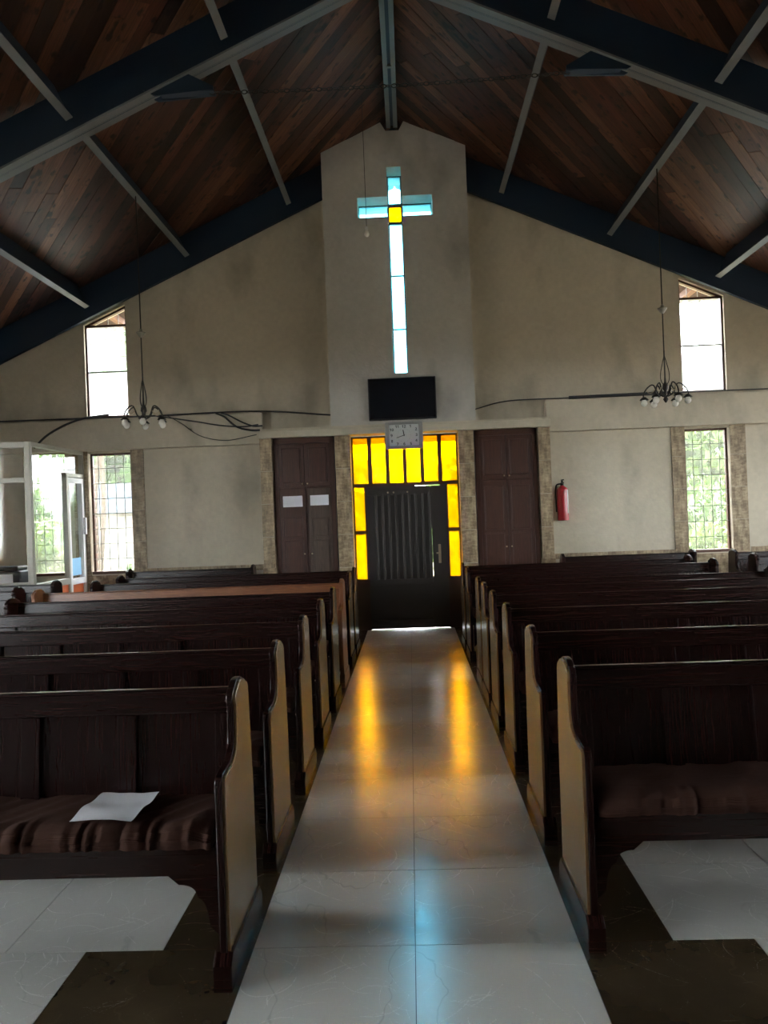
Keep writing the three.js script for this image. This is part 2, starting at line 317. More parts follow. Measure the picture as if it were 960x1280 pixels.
  const cm = (x0, x1, y0, y1) => box(x0, x1, y0 - 3.515, y1 - 3.515, -0.02, 0.02);
  mesh('frame', merge([cm(-0.1, -0.082, 3.515, 5.65), cm(0.082, 0.1, 3.515, 5.65), cm(-0.1, -0.082, 5.925, 6.325), cm(0.082, 0.1, 5.925, 6.325), cm(-0.082, 0.082, 3.515, 3.538), cm(-0.082, 0.082, 6.31, 6.325), cm(-0.082, 0.082, 4.172, 4.188), cm(-0.082, 0.082, 4.922, 4.938), cm(-0.1, 0.1, 5.647, 5.69), cm(-0.1, 0.1, 5.89, 5.94), cm(-0.11, -0.078, 5.69, 5.89), cm(0.078, 0.11, 5.69, 5.89), cm(-0.51, -0.1, 5.65, 5.665), cm(0.1, 0.51, 5.65, 5.665), cm(-0.51, -0.1, 5.91, 5.925), cm(0.1, 0.51, 5.91, 5.925), cm(-0.51, -0.5, 5.65, 5.925), cm(0.5, 0.51, 5.65, 5.925)]), M.came, cg);

  // side walls with the windows that light the nave, and the wall behind the altar
  for (const s of [-1, 1]) {
    const w = struct(s < 0 ? 'wall_left' : 'wall_right', 'cream plastered side wall with a row of windows');
    const sh = new THREE.Shape([[-4.2, 0], [11.05, 0], [11.05, 3.84], [-4.2, 3.84]].map((p) => new THREE.Vector2(...p)));
    const wins = s < 0 ? [[-1.6, -0.2], [0.6, 2.0], [2.8, 4.2], [5.2, 6.2]] : [[1.4, 2.6], [4.0, 5.0], [6.8, 7.8], [9.2, 10.1]];
    for (const [a, b] of wins) sh.holes.push(rect(a, b, 1.05, 3.45));
    const sg = extrude(sh, 0.2); sg.rotateY(Math.PI / 2); sg.translate(s > 0 ? 7.0 : -7.2, 0, 0);
    // shape x -> -z after the turn
    mesh('wall', sg, M.wall, w);
    for (const [a, b] of wins) {
      const f = thing('side_window', `wide louvred side window in the ${s < 0 ? 'office' : 'extinguisher'} side wall`, 'window', [s * 7.1, 1.05, -(a + b) / 2], 'side wall windows'); const l = b - a;
      mesh('frame', merge([box(-0.03, 0.03, 0, 0.05, -l / 2, l / 2), box(-0.03, 0.03, 2.35, 2.4, -l / 2, l / 2), box(-0.03, 0.03, 0, 2.4, -l / 2, -l / 2 + 0.05), box(-0.03, 0.03, 0, 2.4, l / 2 - 0.05, l / 2), box(-0.03, 0.03, 0, 2.4, -0.025, 0.025)]), M.frame, f);
      for (let k = 0; k < 2; k++) mesh('pane', box(-0.003, 0.003, 0.05, 2.35, k ? 0.025 : -l / 2 + 0.05, k ? l / 2 - 0.05 : -0.025), M.glass, f);
    }
  }
  const wf = struct('wall_front', 'wall behind the altar, coloured dark to cut light bounced onto the pews');  // unseen wall, its colour darkened to cut bounce onto the pew fronts
  const fs = new THREE.Shape([[-7.2, 0], [7.2, 0], [7.2, AP - SL * 7.2], [0, AP], [-7.2, AP - SL * 7.2]].map((p) => new THREE.Vector2(...p)));
  const fg = extrude(fs, 0.2); fg.translate(0, 0, 4.0); mesh('wall', fg, M.cup, wf);
}

// ---------------------------------------------------------------- windows in the gable wall
function lowerWindow(n, x0, x1, label, y1 = 2.63) {
  const w = struct(`window_${n}`, label), y0 = 0.90, z = -ZW - 0.10;
  mesh('window_frame', merge([box(x0, x1, y0, y0 + 0.04, z - 0.03, z + 0.1), box(x0, x1, y1 - 0.03, y1, z - 0.03, z + 0.03), box(x0, x0 + 0.03, y0, y1, z - 0.03, z + 0.03, 'y'), box(x1 - 0.03, x1, y0, y1, z - 0.03, z + 0.03, 'y')]), M.frame, w);
  for (let k = 1; k < 5; k++) { const x = x0 + (x1 - x0) * k / 5; mesh('grille_bar', rod([x, y0 + 0.03, z + 0.05], [x, y1 - 0.02, z + 0.05], 0.005, 6), M.bars, w); }
  for (let k = 1; k < 8; k++) { const y = y0 + (y1 - y0) * k / 8; mesh('grille_bar', rod([x0 + 0.02, y, z + 0.055], [x1 - 0.02, y, z + 0.055], 0.005, 6), M.bars, w); }
  const ns = 13, h = (y1 - y0 - 0.08) / ns;
  for (let k = 0; k < ns; k++) { const g = new THREE.BoxGeometry(x1 - x0 - 0.07, h * 1.1, 0.005); const m = mesh('louvre_slat', g, M.dimmedGlass, w); m.position.set((x0 + x1) / 2, y0 + 0.05 + h * (k + 0.5), z - 0.02); m.rotation.x = -0.5; }
}
lowerWindow(1, -WX1, -WX0, 'lower louvred window beside the glazed office');
lowerWindow(2, WX0, WX1, 'lower louvred window near the fire extinguisher');
lowerWindow(3, -5.46, -4.86, 'barred window inside the glazed office', 2.68);
for (const s of [-1, 1]) {
  const w = struct(s < 0 ? 'window_4' : 'window_5', s < 0 ? 'upper slant-headed window above the office side' : 'upper slant-headed window above the extinguisher side');
  const z = -ZW - 0.08, X = (a) => s > 0 ? a : -a, bx = (a, b, y0, y1, z0, z1, l) => s > 0 ? box(a, b, y0, y1, z0, z1, l) : box(-b, -a, y0, y1, z0, z1, l);
  const head = new THREE.Shape([[X(WX0), 4.71], [X(WX0), 4.74], [X(WX1), 4.47], [X(WX1), 4.44]].map((p) => new THREE.Vector2(...p)));
  const hg = uvm(new THREE.ExtrudeGeometry(head, { depth: 0.06, bevelEnabled: false }), 'x'); hg.translate(0, 0, z - 0.03);
  mesh('window_frame', merge([bx(WX0, WX1, 3.14, 3.17, z - 0.03, z + 0.03), bx(WX0, WX0 + 0.025, 3.14, 4.71, z - 0.03, z + 0.03, 'y'), bx(WX1 - 0.025, WX1, 3.14, 4.45, z - 0.03, z + 0.03, 'y'), bx(WX0, WX1, 4.445, 4.475, z - 0.03, z + 0.03), hg]), M.frame, w);
  mesh('window_bar', bx(WX0 + 0.025, WX1 - 0.025, 3.79, 3.81, z - 0.02, z + 0.02), M.bars, w);
  mesh('pane', bx(WX0 + 0.025, WX1 - 0.025, 3.17, 3.79, z - 0.003, z + 0.003), M.frosted, w);
  mesh('pane', bx(WX0 + 0.025, WX1 - 0.025, 3.81, 4.445, z - 0.003, z + 0.003), M.louvre, w);
  for (let k = 1; k < 4; k++) { const x = WX0 + (WX1 - WX0) * k / 4; mesh('grille_bar', rod([X(x), 3.17, z - 0.05], [X(x), 4.74 - SL * (x - WX0), z - 0.05], 0.005, 6), M.bars, w); }
  for (let k = 1; k < 6; k++) mesh('grille_bar', rod([X(WX0), 3.14 + 0.22 * k, z - 0.055], [X(WX1), 3.14 + 0.22 * k, z - 0.055], 0.004, 6), M.bars, w);
}

// ---------------------------------------------------------------- entrance bay
const BZ = -10.45;
{
  const t1 = struct('trim_1', 'cream lintel over the entrance bay');
  mesh('lintel', box(-1.985, 1.985, 2.70, 2.80, -ZW, BZ + 0.03, 'x', 0.006), M.trim, t1); mesh('lintel_cap', box(-1.96, 1.96, 2.80, 2.83, -ZW, BZ, 'x'), M.trim, t1);
  [[-1.975, -1.815], [-0.945, -0.735], [0.735, 0.945], [1.815, 1.975]].forEach(([a, b], i) => {
    const p = thing('pilaster', ['mottled stone-tiled pilaster beside the cupboard with notices, wall side', 'mottled stone-tiled pilaster between the notice cupboard and the amber glass', 'mottled stone-tiled pilaster between the amber glass and the plain cupboard', 'mottled stone-tiled pilaster beside the fire extinguisher'][i], 'pilaster', [(a + b) / 2, 0, 0]);
    const w = (b - a) / 2;
    mesh('core', box(-w + 0.004, w - 0.004, 0, 2.70, -ZW + 0.016, BZ - 0.012), M.trim, p);
    for (let k = 0; k < 6; k++) mesh('tile', box(-w, w, 0.45 * k + 0.002, 0.45 * k + 0.447, BZ - 0.2, BZ, 'y', 0.003), M.stone, p);
    if (Math.abs(a + b) > 3) mesh('plinth_tile', box(-w - 0.012, w + 0.012, 0, 0.93, BZ - 0.2, BZ + 0.01, 'y', 0.003), M.stone, p);
  });
  // amber glazed screen round the door
  const z = -10.68, sc = thing('amber_glass_screen', 'dark framed screen of amber glass panes around the entrance door', 'glass screen', [0, 0, z]);
  const cols = [-0.725, -0.485, -0.24, 0, 0.24, 0.485, 0.725];
  const frames = [box(-0.735, 0.735, 2.665, 2.69, -0.03, 0.03), box(-0.735, 0.735, 1.985, 2.035, -0.03, 0.03)];
  for (let k = 0; k <= 6; k++) frames.push(box(cols[k] - (k % 6 ? 0.028 : 0.012), cols[k] + (k % 6 ? 0.028 : 0.012), 2.03, 2.67, -0.03, 0.03, 'y'));
  for (const s of [-1, 1]) {
    const b2 = (a, b, y0, y1, l) => s > 0 ? box(a, b, y0, y1, -0.03, 0.03, l) : box(-b, -a, y0, y1, -0.03, 0.03, l);
    frames.push(b2(0.545, 0.575, 0, 2.0, 'y'), b2(0.715, 0.737, 0, 2.0, 'y'), b2(0.56, 0.73, 1.335, 1.385), b2(0.56, 0.73, 0.68, 0.715));
    for (const [y0, y1] of [[1.385, 1.985], [0.715, 1.335]]) mesh('pane', s > 0 ? box(0.575, 0.715, y0, y1, -0.003, 0.003) : box(-0.715, -0.575, y0, y1, -0.003, 0.003), M.amber, sc);
    mesh('kick_panel', s > 0 ? box(0.56, 0.73, 0, 0.69, -0.02, 0.02, 'y') : box(-0.73, -0.56, 0, 0.69, -0.02, 0.02, 'y'), M.doorFrame, sc);
  }
  for (let k = 0; k < 6; k++) mesh('pane', box(cols[k] + (k ? 0.028 : 0.012), cols[k + 1] - (k < 5 ? 0.028 : 0.012), 2.035, 2.665, -0.003, 0.003), M.amber, sc);
  mesh('frame', merge(frames), M.doorFrame, sc);
  // door
  const d = struct('door_1', 'dark ribbed metal entrance door'); d.position.set(0, 0, z);
  const dz = 0.02;
  const leaf = (pts) => { const g = new THREE.ExtrudeGeometry(new THREE.Shape(pts.map((p) => new THREE.Vector2(...p))), { depth: 2 * dz, bevelEnabled: false }); g.translate(0, 0, -dz); return uvm(g, 'y'); };
  mesh('door_leaf', leaf([[-0.548, 0.012], [0.3375, 0.012], [0.3375, 1.976], [0.13, 1.978], [0.13, 1.99], [-0.548, 1.99]]), M.doorMetal, d);
  mesh('door_leaf', leaf([[0.3425, 0.012], [0.548, 0.012], [0.548, 1.99], [0.47, 1.99], [0.47, 1.975], [0.3425, 1.976]]), M.doorMetal, d);
  mesh('meeting_strip', merge([box(0.31, 0.37, 1.38, 1.96, dz, dz + 0.008, 'y'), box(0.31, 0.37, 0.03, 0.72, dz, dz + 0.008, 'y')]), M.doorMetal, d);
  for (let k = 0; k < 9; k++) { const x = -0.42 + 0.092 * k; mesh('rib', box(x - 0.016, x + 0.016, 0.7, 1.88, dz, dz + 0.03, 'y', 0.008), M.doorMetal, d); }
  for (const y of [0.1, 0.66, 1.90]) mesh('door_rail', box(-0.53, 0.33, y - 0.035, y + 0.035, dz, dz + 0.014, 'x', 0.004), M.doorMetal, d);
  mesh('door_handle', merge([box(0.42, 0.455, 0.9, 1.16, dz, dz + 0.012, 'y', 0.004), box(0.39, 0.455, 1.03, 1.05, dz + 0.03, dz + 0.05), box(0.435, 0.452, 1.03, 1.05, dz + 0.01, dz + 0.05)]), M.brass, d);
  mesh('bolt_head', merge([-0.25, -0.17, 0.02].map((x) => { const g = new THREE.SphereGeometry(0.012, 8, 6); g.translate(x, 1.9, dz + 0.014); return g; })), M.brass, d);

  // two built-in cupboards
  for (const s of [-1, 1]) {
    const c = thing('cupboard', s < 0 ? 'tall dark brown built-in cupboard with two paper notices' : 'tall plain reddish brown built-in cupboard next to the fire extinguisher', 'cupboard', [s * 1.38, 0, -10.53]);
    const a = -0.418, b = 0.418, wd = M.cup;
    mesh('body', merge([box(a, b, 0, 2.70, -0.30, -0.02, 'y'), box(a, a + 0.06, 0, 2.7, -0.02, 0.012, 'y'), box(b - 0.06, b, 0, 2.7, -0.02, 0.012, 'y'), box(a, b, 2.62, 2.7, -0.02, 0.012)]), wd, c);
    const rows = s > 0 ? [[0.03, 0.66], [0.7, 1.32], [1.36, 1.98], [2.03, 2.6]] : [[0.03, 1.98], [2.03, 2.6]];
    for (const [x0, x1, k] of [[a + 0.062, -0.006, 0], [0.006, b - 0.062, 1]]) {
      const leaves = s > 0 ? [[0.02, 2.0], [2.015, 2.615]] : [[0.02, 1.995], [2.015, 2.615]];
      for (const [y0, y1] of leaves) {
        const pale = s < 0 && k === 1 && y0 < 1; const m = pale ? M.cupPale : wd, off = pale ? 0.03 : 0;
        const leaf = mesh('door', box(x0 + off, x1, y0, y1, -0.02, 0.004, 'y', 0.003), m, c);
        const ps2 = y0 > 1 ? [[y0 + 0.07, y1 - 0.06]] : pale ? [[0.1, 0.62], [0.68, 1.28], [1.34, 1.58]] : s > 0 ? [[0.08, 0.62], [0.70, 1.28], [1.34, 1.93]] : [[0.08, 1.28], [1.34, 1.6]];
        for (const [p0, p1] of ps2) {
          mesh('raised_panel', box(x0 + off + 0.055, x1 - 0.055, p0, p1, 0.0, 0.012, 'y', 0.005), m, leaf);
          mesh('moulding', merge([box(x0 + off + 0.04, x0 + off + 0.05, p0 - 0.014, p1 + 0.014, 0.002, 0.016, 'y', 0.003), box(x1 - 0.05, x1 - 0.04, p0 - 0.014, p1 + 0.014, 0.002, 0.016, 'y', 0.003), box(x0 + off + 0.04, x1 - 0.04, p0 - 0.016, p0 - 0.006, 0.002, 0.016), box(x0 + off + 0.04, x1 - 0.04, p1 + 0.006, p1 + 0.016, 0.002, 0.016)]), m, leaf);
        }
        const kx = k ? x0 + 0.03 + off : x1 - 0.03; const kn = new THREE.SphereGeometry(0.012, 10, 8); kn.translate(kx, y0 > 1 ? y0 + 0.05 : 1.1, 0.016); mesh('knob', kn, M.brass, leaf);
      }
    }
  }
  for (const [x0, x1, y0, y1, l] of [[-1.69, -1.42, 1.75, 1.90, 'white paper notice on the dark cupboard leaf'], [-1.315, -1.06, 1.76, 1.90, 'white paper notice on the paler cupboard leaf']]) {
    const g = new THREE.PlaneGeometry(x1 - x0, y1 - y0, 8, 4), p = g.attributes.position; for (let i = 0; i < p.count; i++) p.setZ(i, 0.004 * Math.sin(p.getX(i) * 20) ** 2 + 0.002);
    const bk = g.clone(); const m = mesh('notice', g, M.paper); m.material.side = THREE.DoubleSide; m.position.set((x0 + x1) / 2, (y0 + y1) / 2, -10.508); tag(m, l, 'notice');
  }
}

// ---------------------------------------------------------------- screen, clock, extinguisher
{
  const tv = thing('television', 'black flat television mounted below the cross window', 'television', [0, 2.86, -10.42]);
  mesh('body', box(-0.458, 0.458, 0.012, 0.58, -0.02, 0.045, 'x', 0.008), M.black, tv);
  mesh('screen', box(-0.443, 0.443, 0.032, 0.567, 0.045, 0.0475), M.screen, tv);
  mesh('wall_bracket', box(-0.2, 0.2, 0.15, 0.4, -0.028, -0.0), M.iron, tv);
  const ck = thing('wall_clock', 'silver framed rectangular wall clock with white dial', 'clock', [0.006, 2.48, -10.40]);
  const fr = new THREE.Shape(); const rrect = (s, x0, x1, y0, y1, r) => { s.moveTo(x0 + r, y0); s.lineTo(x1 - r, y0); s.quadraticCurveTo(x1, y0, x1, y0 + r); s.lineTo(x1, y1 - r); s.quadraticCurveTo(x1, y1, x1 - r, y1); s.lineTo(x0 + r, y1); s.quadraticCurveTo(x0, y1, x0, y1 - r); s.lineTo(x0, y0 + r); s.quadraticCurveTo(x0, y0, x0 + r, y0); return s; };
  rrect(fr, -0.248, 0.248, 0, 0.355, 0.02); fr.holes.push(rrect(new THREE.Path(), -0.205, 0.205, 0.03, 0.33, 0.01));
  mesh('frame', new THREE.ExtrudeGeometry(fr, { depth: 0.03, bevelEnabled: true, bevelSize: 0.006, bevelThickness: 0.006, bevelSegments: 2 }), std([0.30, 0.30, 0.29], 0.4, { metalness: 0.3 }), ck);
  mesh('back', box(-0.24, 0.24, 0.006, 0.349, -0.02, 0.004), M.black, ck);
  const cv = document.createElement('canvas'); cv.width = 512; cv.height = 376; const x = cv.getContext('2d');
  x.fillStyle = '#d9d9d6'; x.fillRect(0, 0, 512, 376); x.fillStyle = '#23262b'; x.font = 'bold 64px sans-serif'; x.textAlign = 'center'; x.textBaseline = 'middle';
  const pos = { 12: [256, 40], 1: [368, 40], 2: [462, 92], 3: [466, 188], 4: [462, 284], 5: [368, 336], 6: [256, 336], 7: [144, 336], 8: [50, 284], 9: [46, 188], 10: [50, 92], 11: [144, 40] };
  for (const k of Object.keys(pos)) x.fillText(k, ...pos[k]);
  for (let k = 0; k < 60; k++) { const a = k / 60 * 6.283; x.fillRect(256 + 112 * Math.sin(a) - 1, 188 - 112 * Math.cos(a) - 1, k % 5 ? 2 : 5, k % 5 ? 2 : 5); }
  const ct = new THREE.CanvasTexture(cv); ct.colorSpace = THREE.SRGBColorSpace;
  const dial = new THREE.PlaneGeometry(0.41, 0.30); dial.translate(0, 0.18, 0.006); mesh('dial', dial, std([0.9, 0.9, 0.9], 0.5, { map: ct }), ck);
  const hand = (len, w, deg) => { const g = new THREE.BoxGeometry(w, len, 0.002); g.translate(0, len / 2 - 0.012, 0); g.rotateZ(-deg * Math.PI / 180); g.translate(0, 0.18, 0.011); return g; };
  mesh('hour_hand', hand(0.085, 0.012, 351), M.black, ck); mesh('minute_hand', hand(0.12, 0.008, 252), M.black, ck);
  const gl = new THREE.PlaneGeometry(0.41, 0.30); gl.translate(0, 0.18, 0.024); mesh('cover_glass', gl, M.glass, ck);

  const fe = thing('fire_extinguisher', 'red fire extinguisher hanging on the cream wall', 'extinguisher', [2.17, 1.42, -10.755]);
  mesh('cylinder', lathe([[0, 0], [0.07, 0], [0.077, 0.012], [0.077, 0.42], [0.072, 0.445], [0.035, 0.475], [0.022, 0.49], [0, 0.49]], 24), M.red, fe);
  mesh('valve', merge([lathe([[0, 0.485], [0.024, 0.485], [0.024, 0.52], [0.016, 0.53], [0, 0.53]], 12), box(-0.012, 0.012, 0.52, 0.56, -0.012, 0.012)]), M.iron, fe);
  mesh('lever', merge([box(-0.012, 0.012, 0.555, 0.57, -0.03, 0.10, 'z', 0.003), box(-0.012, 0.012, 0.515, 0.528, 0, 0.09, 'z', 0.003)]), M.iron, fe);
  mesh('hose', tube([[-0.02, 0.51, 0], [-0.07, 0.50, 0.0], [-0.088, 0.44, -0.02], [-0.085, 0.25, -0.03], [-0.082, 0.12, -0.03]], 0.011, 24, 8), M.black, fe);
  const lb = new THREE.CylinderGeometry(0.0785, 0.0785, 0.32, 16, 1, true, 0.75, 1.0); lb.translate(0, 0.26, 0); mesh('label', lb, M.white, fe);
  mesh('wall_bracket', box(-0.03, 0.03, 0.3, 0.46, -0.094, -0.06), M.iron, fe);
}

// ---------------------------------------------------------------- pews
function cushionGeo(len) {
  const nx = 220, nz = 14, g = new THREE.BoxGeometry(len, 0.075, 0.42, nx, 3, nz), p = g.attributes.position;
  for (let i = 0; i < p.count; i++) {
    const X = p.getX(i), Y = p.getY(i), Z = p.getZ(i), e = Math.min(1, (0.21 - Math.abs(Z)) / 0.05), ex = Math.min(1, (len / 2 - Math.abs(X)) / 0.05);
    const k = fbm((X + 20) / 8, (Z + 4) / 8, 40, 22, 3, 201), w = fbm((X + Z * 0.8 + 20) / 8, (Z + 4) / 8, 110, 14, 3, 207), ruf = fbm((X + 20) / 8, 0.3, 360, 4, 2, 211) - 0.5;
    if (Y > 0) p.setY(i, Y - 0.02 * (1 - Math.max(0, e)) - 0.012 * (1 - Math.max(0, ex)) + 0.026 * (k - 0.5) + 0.03 * (Math.abs(w - 0.5) - 0.12) + (Z > 0.12 ? 0.022 * ruf : 0));
    if (Z > 0.2) p.setZ(i, Z + 0.035 * ruf + 0.012 * (k - 0.5) - (Y > 0.03 ? 0.014 : 0));
  }
  g.computeVertexNormals(); return g;
}
const endShape = (inset) => {
  const s = new THREE.Shape(), i = inset;    // x: distance behind the pew front, y: up
  s.moveTo(0 + i, 0.11); s.lineTo(0 + i, 0.675); s.quadraticCurveTo(0 + i, 0.71 - i, 0.03, 0.712 - i); s.lineTo(0.085, 0.717 - i);
  s.bezierCurveTo(0.16 + i, 0.722 - i, 0.205 + i, 0.745, 0.21 + i, 0.81); s.lineTo(0.212 + i, 0.905); s.bezierCurveTo(0.195 + i, 0.93, 0.205 + i, 0.962 - i, 0.245, 0.964 - i);
  s.quadraticCurveTo(0.262, 0.986 - i, 0.315, 0.986 - i); s.quadraticCurveTo(0.365, 0.986 - i, 0.38, 0.966 - i); s.quadraticCurveTo(0.425 - i, 0.962 - i, 0.43 - i, 0.925);
  s.lineTo(0.462 - i, 0.5); s.lineTo(0.465 - i, 0.11); s.closePath(); return s;
};
function endGeo(inset, thick) {
  const g = new THREE.ExtrudeGeometry(endShape(inset), { depth: thick - 0.008, bevelEnabled: true, bevelSize: 0.004, bevelThickness: 0.004, bevelSegments: 2, curveSegments: 8 });
  g.translate(0, 0, -thick / 2 + 0.004); g.rotateY(Math.PI / 2);     // shape x -> -z (behind), thickness -> x
  return uvm(g, 'y');
}
const endCore = endGeo(0, 0.026), endFace = endGeo(0.007, 0.03), footGeo = (() => {
  const s = new THREE.Shape([[-0.03, 0], [0.50, 0], [0.50, 0.075], [0.465, 0.115], [0.0, 0.115], [-0.03, 0.085]].map((p) => new THREE.Vector2(...p)));
  const g = new THREE.ExtrudeGeometry(s, { depth: 0.056, bevelEnabled: true, bevelSize: 0.004, bevelThickness: 0.004, bevelSegments: 2 }); g.translate(0, 0, -0.028); g.rotateY(Math.PI / 2); return uvm(g, 'z');
})();
const bracketGeo = (dir) => {
  const s = new THREE.Shape(); s.moveTo(0, 0.45); s.lineTo(0.17, 0.45); s.lineTo(0.17, 0.375); s.lineTo(0.135, 0.345); s.quadraticCurveTo(0.075, 0.345, 0.07, 0.30); s.quadraticCurveTo(0.035, 0.29, 0.03, 0.20); s.lineTo(0, 0.17); s.closePath();
  const g = new THREE.ExtrudeGeometry(s, { depth: 0.024, bevelEnabled: false }); if (dir < 0) { g.scale(-1, 1, 1); const ix = g.index; g.rotateX(0); const p = g.attributes.position.array; for (let i = 0; i < p.length; i += 9) for (let k = 0; k < 3; k++) { const t = p[i + k]; p[i + k] = p[i + 3 + k]; p[i + 3 + k] = t; } g.computeVertexNormals(); }
  return uvm(g, 'x');
};
const brR = bracketGeo(-1), brL = bracketGeo(1);
const TILT = 0.10;
function makePew(len, nP, wood, endWood, faceWood, aisle = 0) {           // origin: middle of the front foot line; pew extends to -z
  const root = new THREE.Group(), L = len / 2;
  for (const s of [-1, 1]) {
    const e = mesh('end_panel', endCore, endWood, root); e.position.x = s * (L - 0.025);
    mesh('face_board', endFace, s === aisle ? faceWood : endWood, e).position.x = s * 0.008; mesh('foot', footGeo, endWood, e);
  }
  const a = -L + 0.048, b = L - 0.048;
  mesh('seat', box(a, b, 0.44, 0.47, -0.40, -0.02, 'x', 0.005), wood, root);
  mesh('front_rail', box(a, b, 0.365, 0.44, -0.055, -0.03, 'x', 0.003), wood, root);
  const b1 = mesh('bracket', brL, wood, root); b1.position.set(a, -0.01, -0.055); const b2 = mesh('bracket', brR, wood, root); b2.position.set(b, -0.01, -0.055);
  const cu = mesh('cushion', cushionGeo(b - a - 0.02), M.cushion, root); cu.position.set(0, 0.503, -0.222);
  // backrest frame, leaning back
  const bk = mesh('top_rail', box(a, b, 0.40, 0.485, -0.018, 0.018, 'x', 0.006), wood, root); bk.position.set(0, 0.445, -0.335); bk.rotation.x = -TILT;
  const put = (n, g, m = wood) => { const o = mesh(n, g, m, root); o.position.copy(bk.position); o.rotation.copy(bk.rotation); return o; };
  put('bottom_rail', box(a, b, -0.05, 0.04, -0.015, 0.015, 'x', 0.004));
  const st = 0.075, pw = (b - a - st * (nP + 1)) / nP;
  for (let k = 0; k <= nP; k++) { const x = a + k * (pw + st); put('stile', box(x, x + st, 0.04, 0.40, -0.016, 0.016, 'y', 0.004)); }
  for (let k = 0; k < nP; k++) { const x = a + st + k * (pw + st); put('back_panel', box(x - 0.004, x + pw + 0.004, 0.03, 0.405, -0.012, -0.004, 'y')); }
  put('cap', box(a, b, 0.482, 0.498, -0.026, 0.026, 'x', 0.007));
  return root;
}
const ord = ['first', 'second', 'third', 'fourth', 'fifth', 'sixth', 'seventh', 'eighth', 'ninth'];
function addPew(proto, first, x, headZ, label, rot = 0) {
  const p = first ? proto : proto.clone(); p.name = numbered('church_pew'); scene.add(p);
  p.position.set(x, 0, -(headZ - 0.32)); p.rotation.y = rot; p.userData = { label, category: 'pew', group: 'church pews in rows' }; return p;
}
const LX0 = -0.625, LL = 2.85, RX0 = 0.625, RL = 2.70;
const leftPew = makePew(LL, 7, M.pew, M.pew, M.pewEndLit, 1), rightPew = makePew(RL, 7, M.pew, M.pew, M.pewEndLit, -1);
const leftZ = [2.93, 3.80, 4.76, 5.68, 6.60, 7.48, 8.38, 9.12];
leftZ.forEach((z, i) => {
  if (i === 5) { const o = makePew(LL + 0.2, 7, M.pewOrange, M.pewOrange, M.pewOrange, 1); addPew(o, true, LX0 - (LL + 0.2) / 2, z, 'lighter orange-brown wooden pew among the dark ones, office side'); return; }
  addPew(leftPew, i === 0, LX0 - LL / 2, z, i === 0 ? 'dark wooden pew with brown cushion and a paper sheet on it' : `dark wooden pew on the office side of the aisle, ${ord[i]} row from the altar`, 0);
});
const rightZ = [3.12, 4.02, 5.03, 5.86, 6.56, 7.12, 8.45, 9.2];
rightZ.forEach((z, i) => addPew(rightPew, i === 0, RX0 + RL / 2, z, `dark wooden pew on the fire extinguisher side of the aisle, ${ord[i]} row from the altar`));
{ // outer pews along the side aisles
  const op = makePew(2.0, 5, M.pew, M.pew, M.pew); addPew(op, true, -5.02, 8.7, 'dark outer pew in front of the glazed office, nearer the entrance wall'); addPew(op, false, -5.05, 7.9, 'dark outer pew standing in front of another before the office');
  addPew(op, false, 5.12, 9.95, 'dark outer pew whose end post stands just below the louvred window'); addPew(op, false, 5.0, 9.1, 'dark outer pew on the extinguisher side of the church');
  const bn = makePew(1.75, 4, M.pew, M.pew, M.pew); addPew(bn, true, -2.97, 10.42, 'short dark bench standing against the back wall');
  const bn2 = makePew(1.75, 4, M.pew, M.pew, M.pew); addPew(bn2, true, 2.9, 10.3, 'short dark bench against the wall below the fire extinguisher');
}
{ // sheet of paper on the first cushion
  const g = new THREE.PlaneGeometry(0.225, 0.26, 14, 16); g.rotateX(-Math.PI / 2); const p = g.attributes.position;
  for (let i = 0; i < p.count; i++) { const x = p.getX(i), z = p.getZ(i); p.setY(i, 0.012 * (fbm((x + 2) / 4, (z + 2) / 4, 22, 26, 3, 301) - 0.5) * 2 + 0.004 * Math.sin(z * 40)); }
  g.computeVertexNormals(); const m = mesh('paper_sheet', g, M.paper); m.position.set(-1.075, 0.562, -2.785); m.rotation.y = -0.06; tag(m, 'crumpled white sheet of paper lying on the brown cushion', 'paper');
}

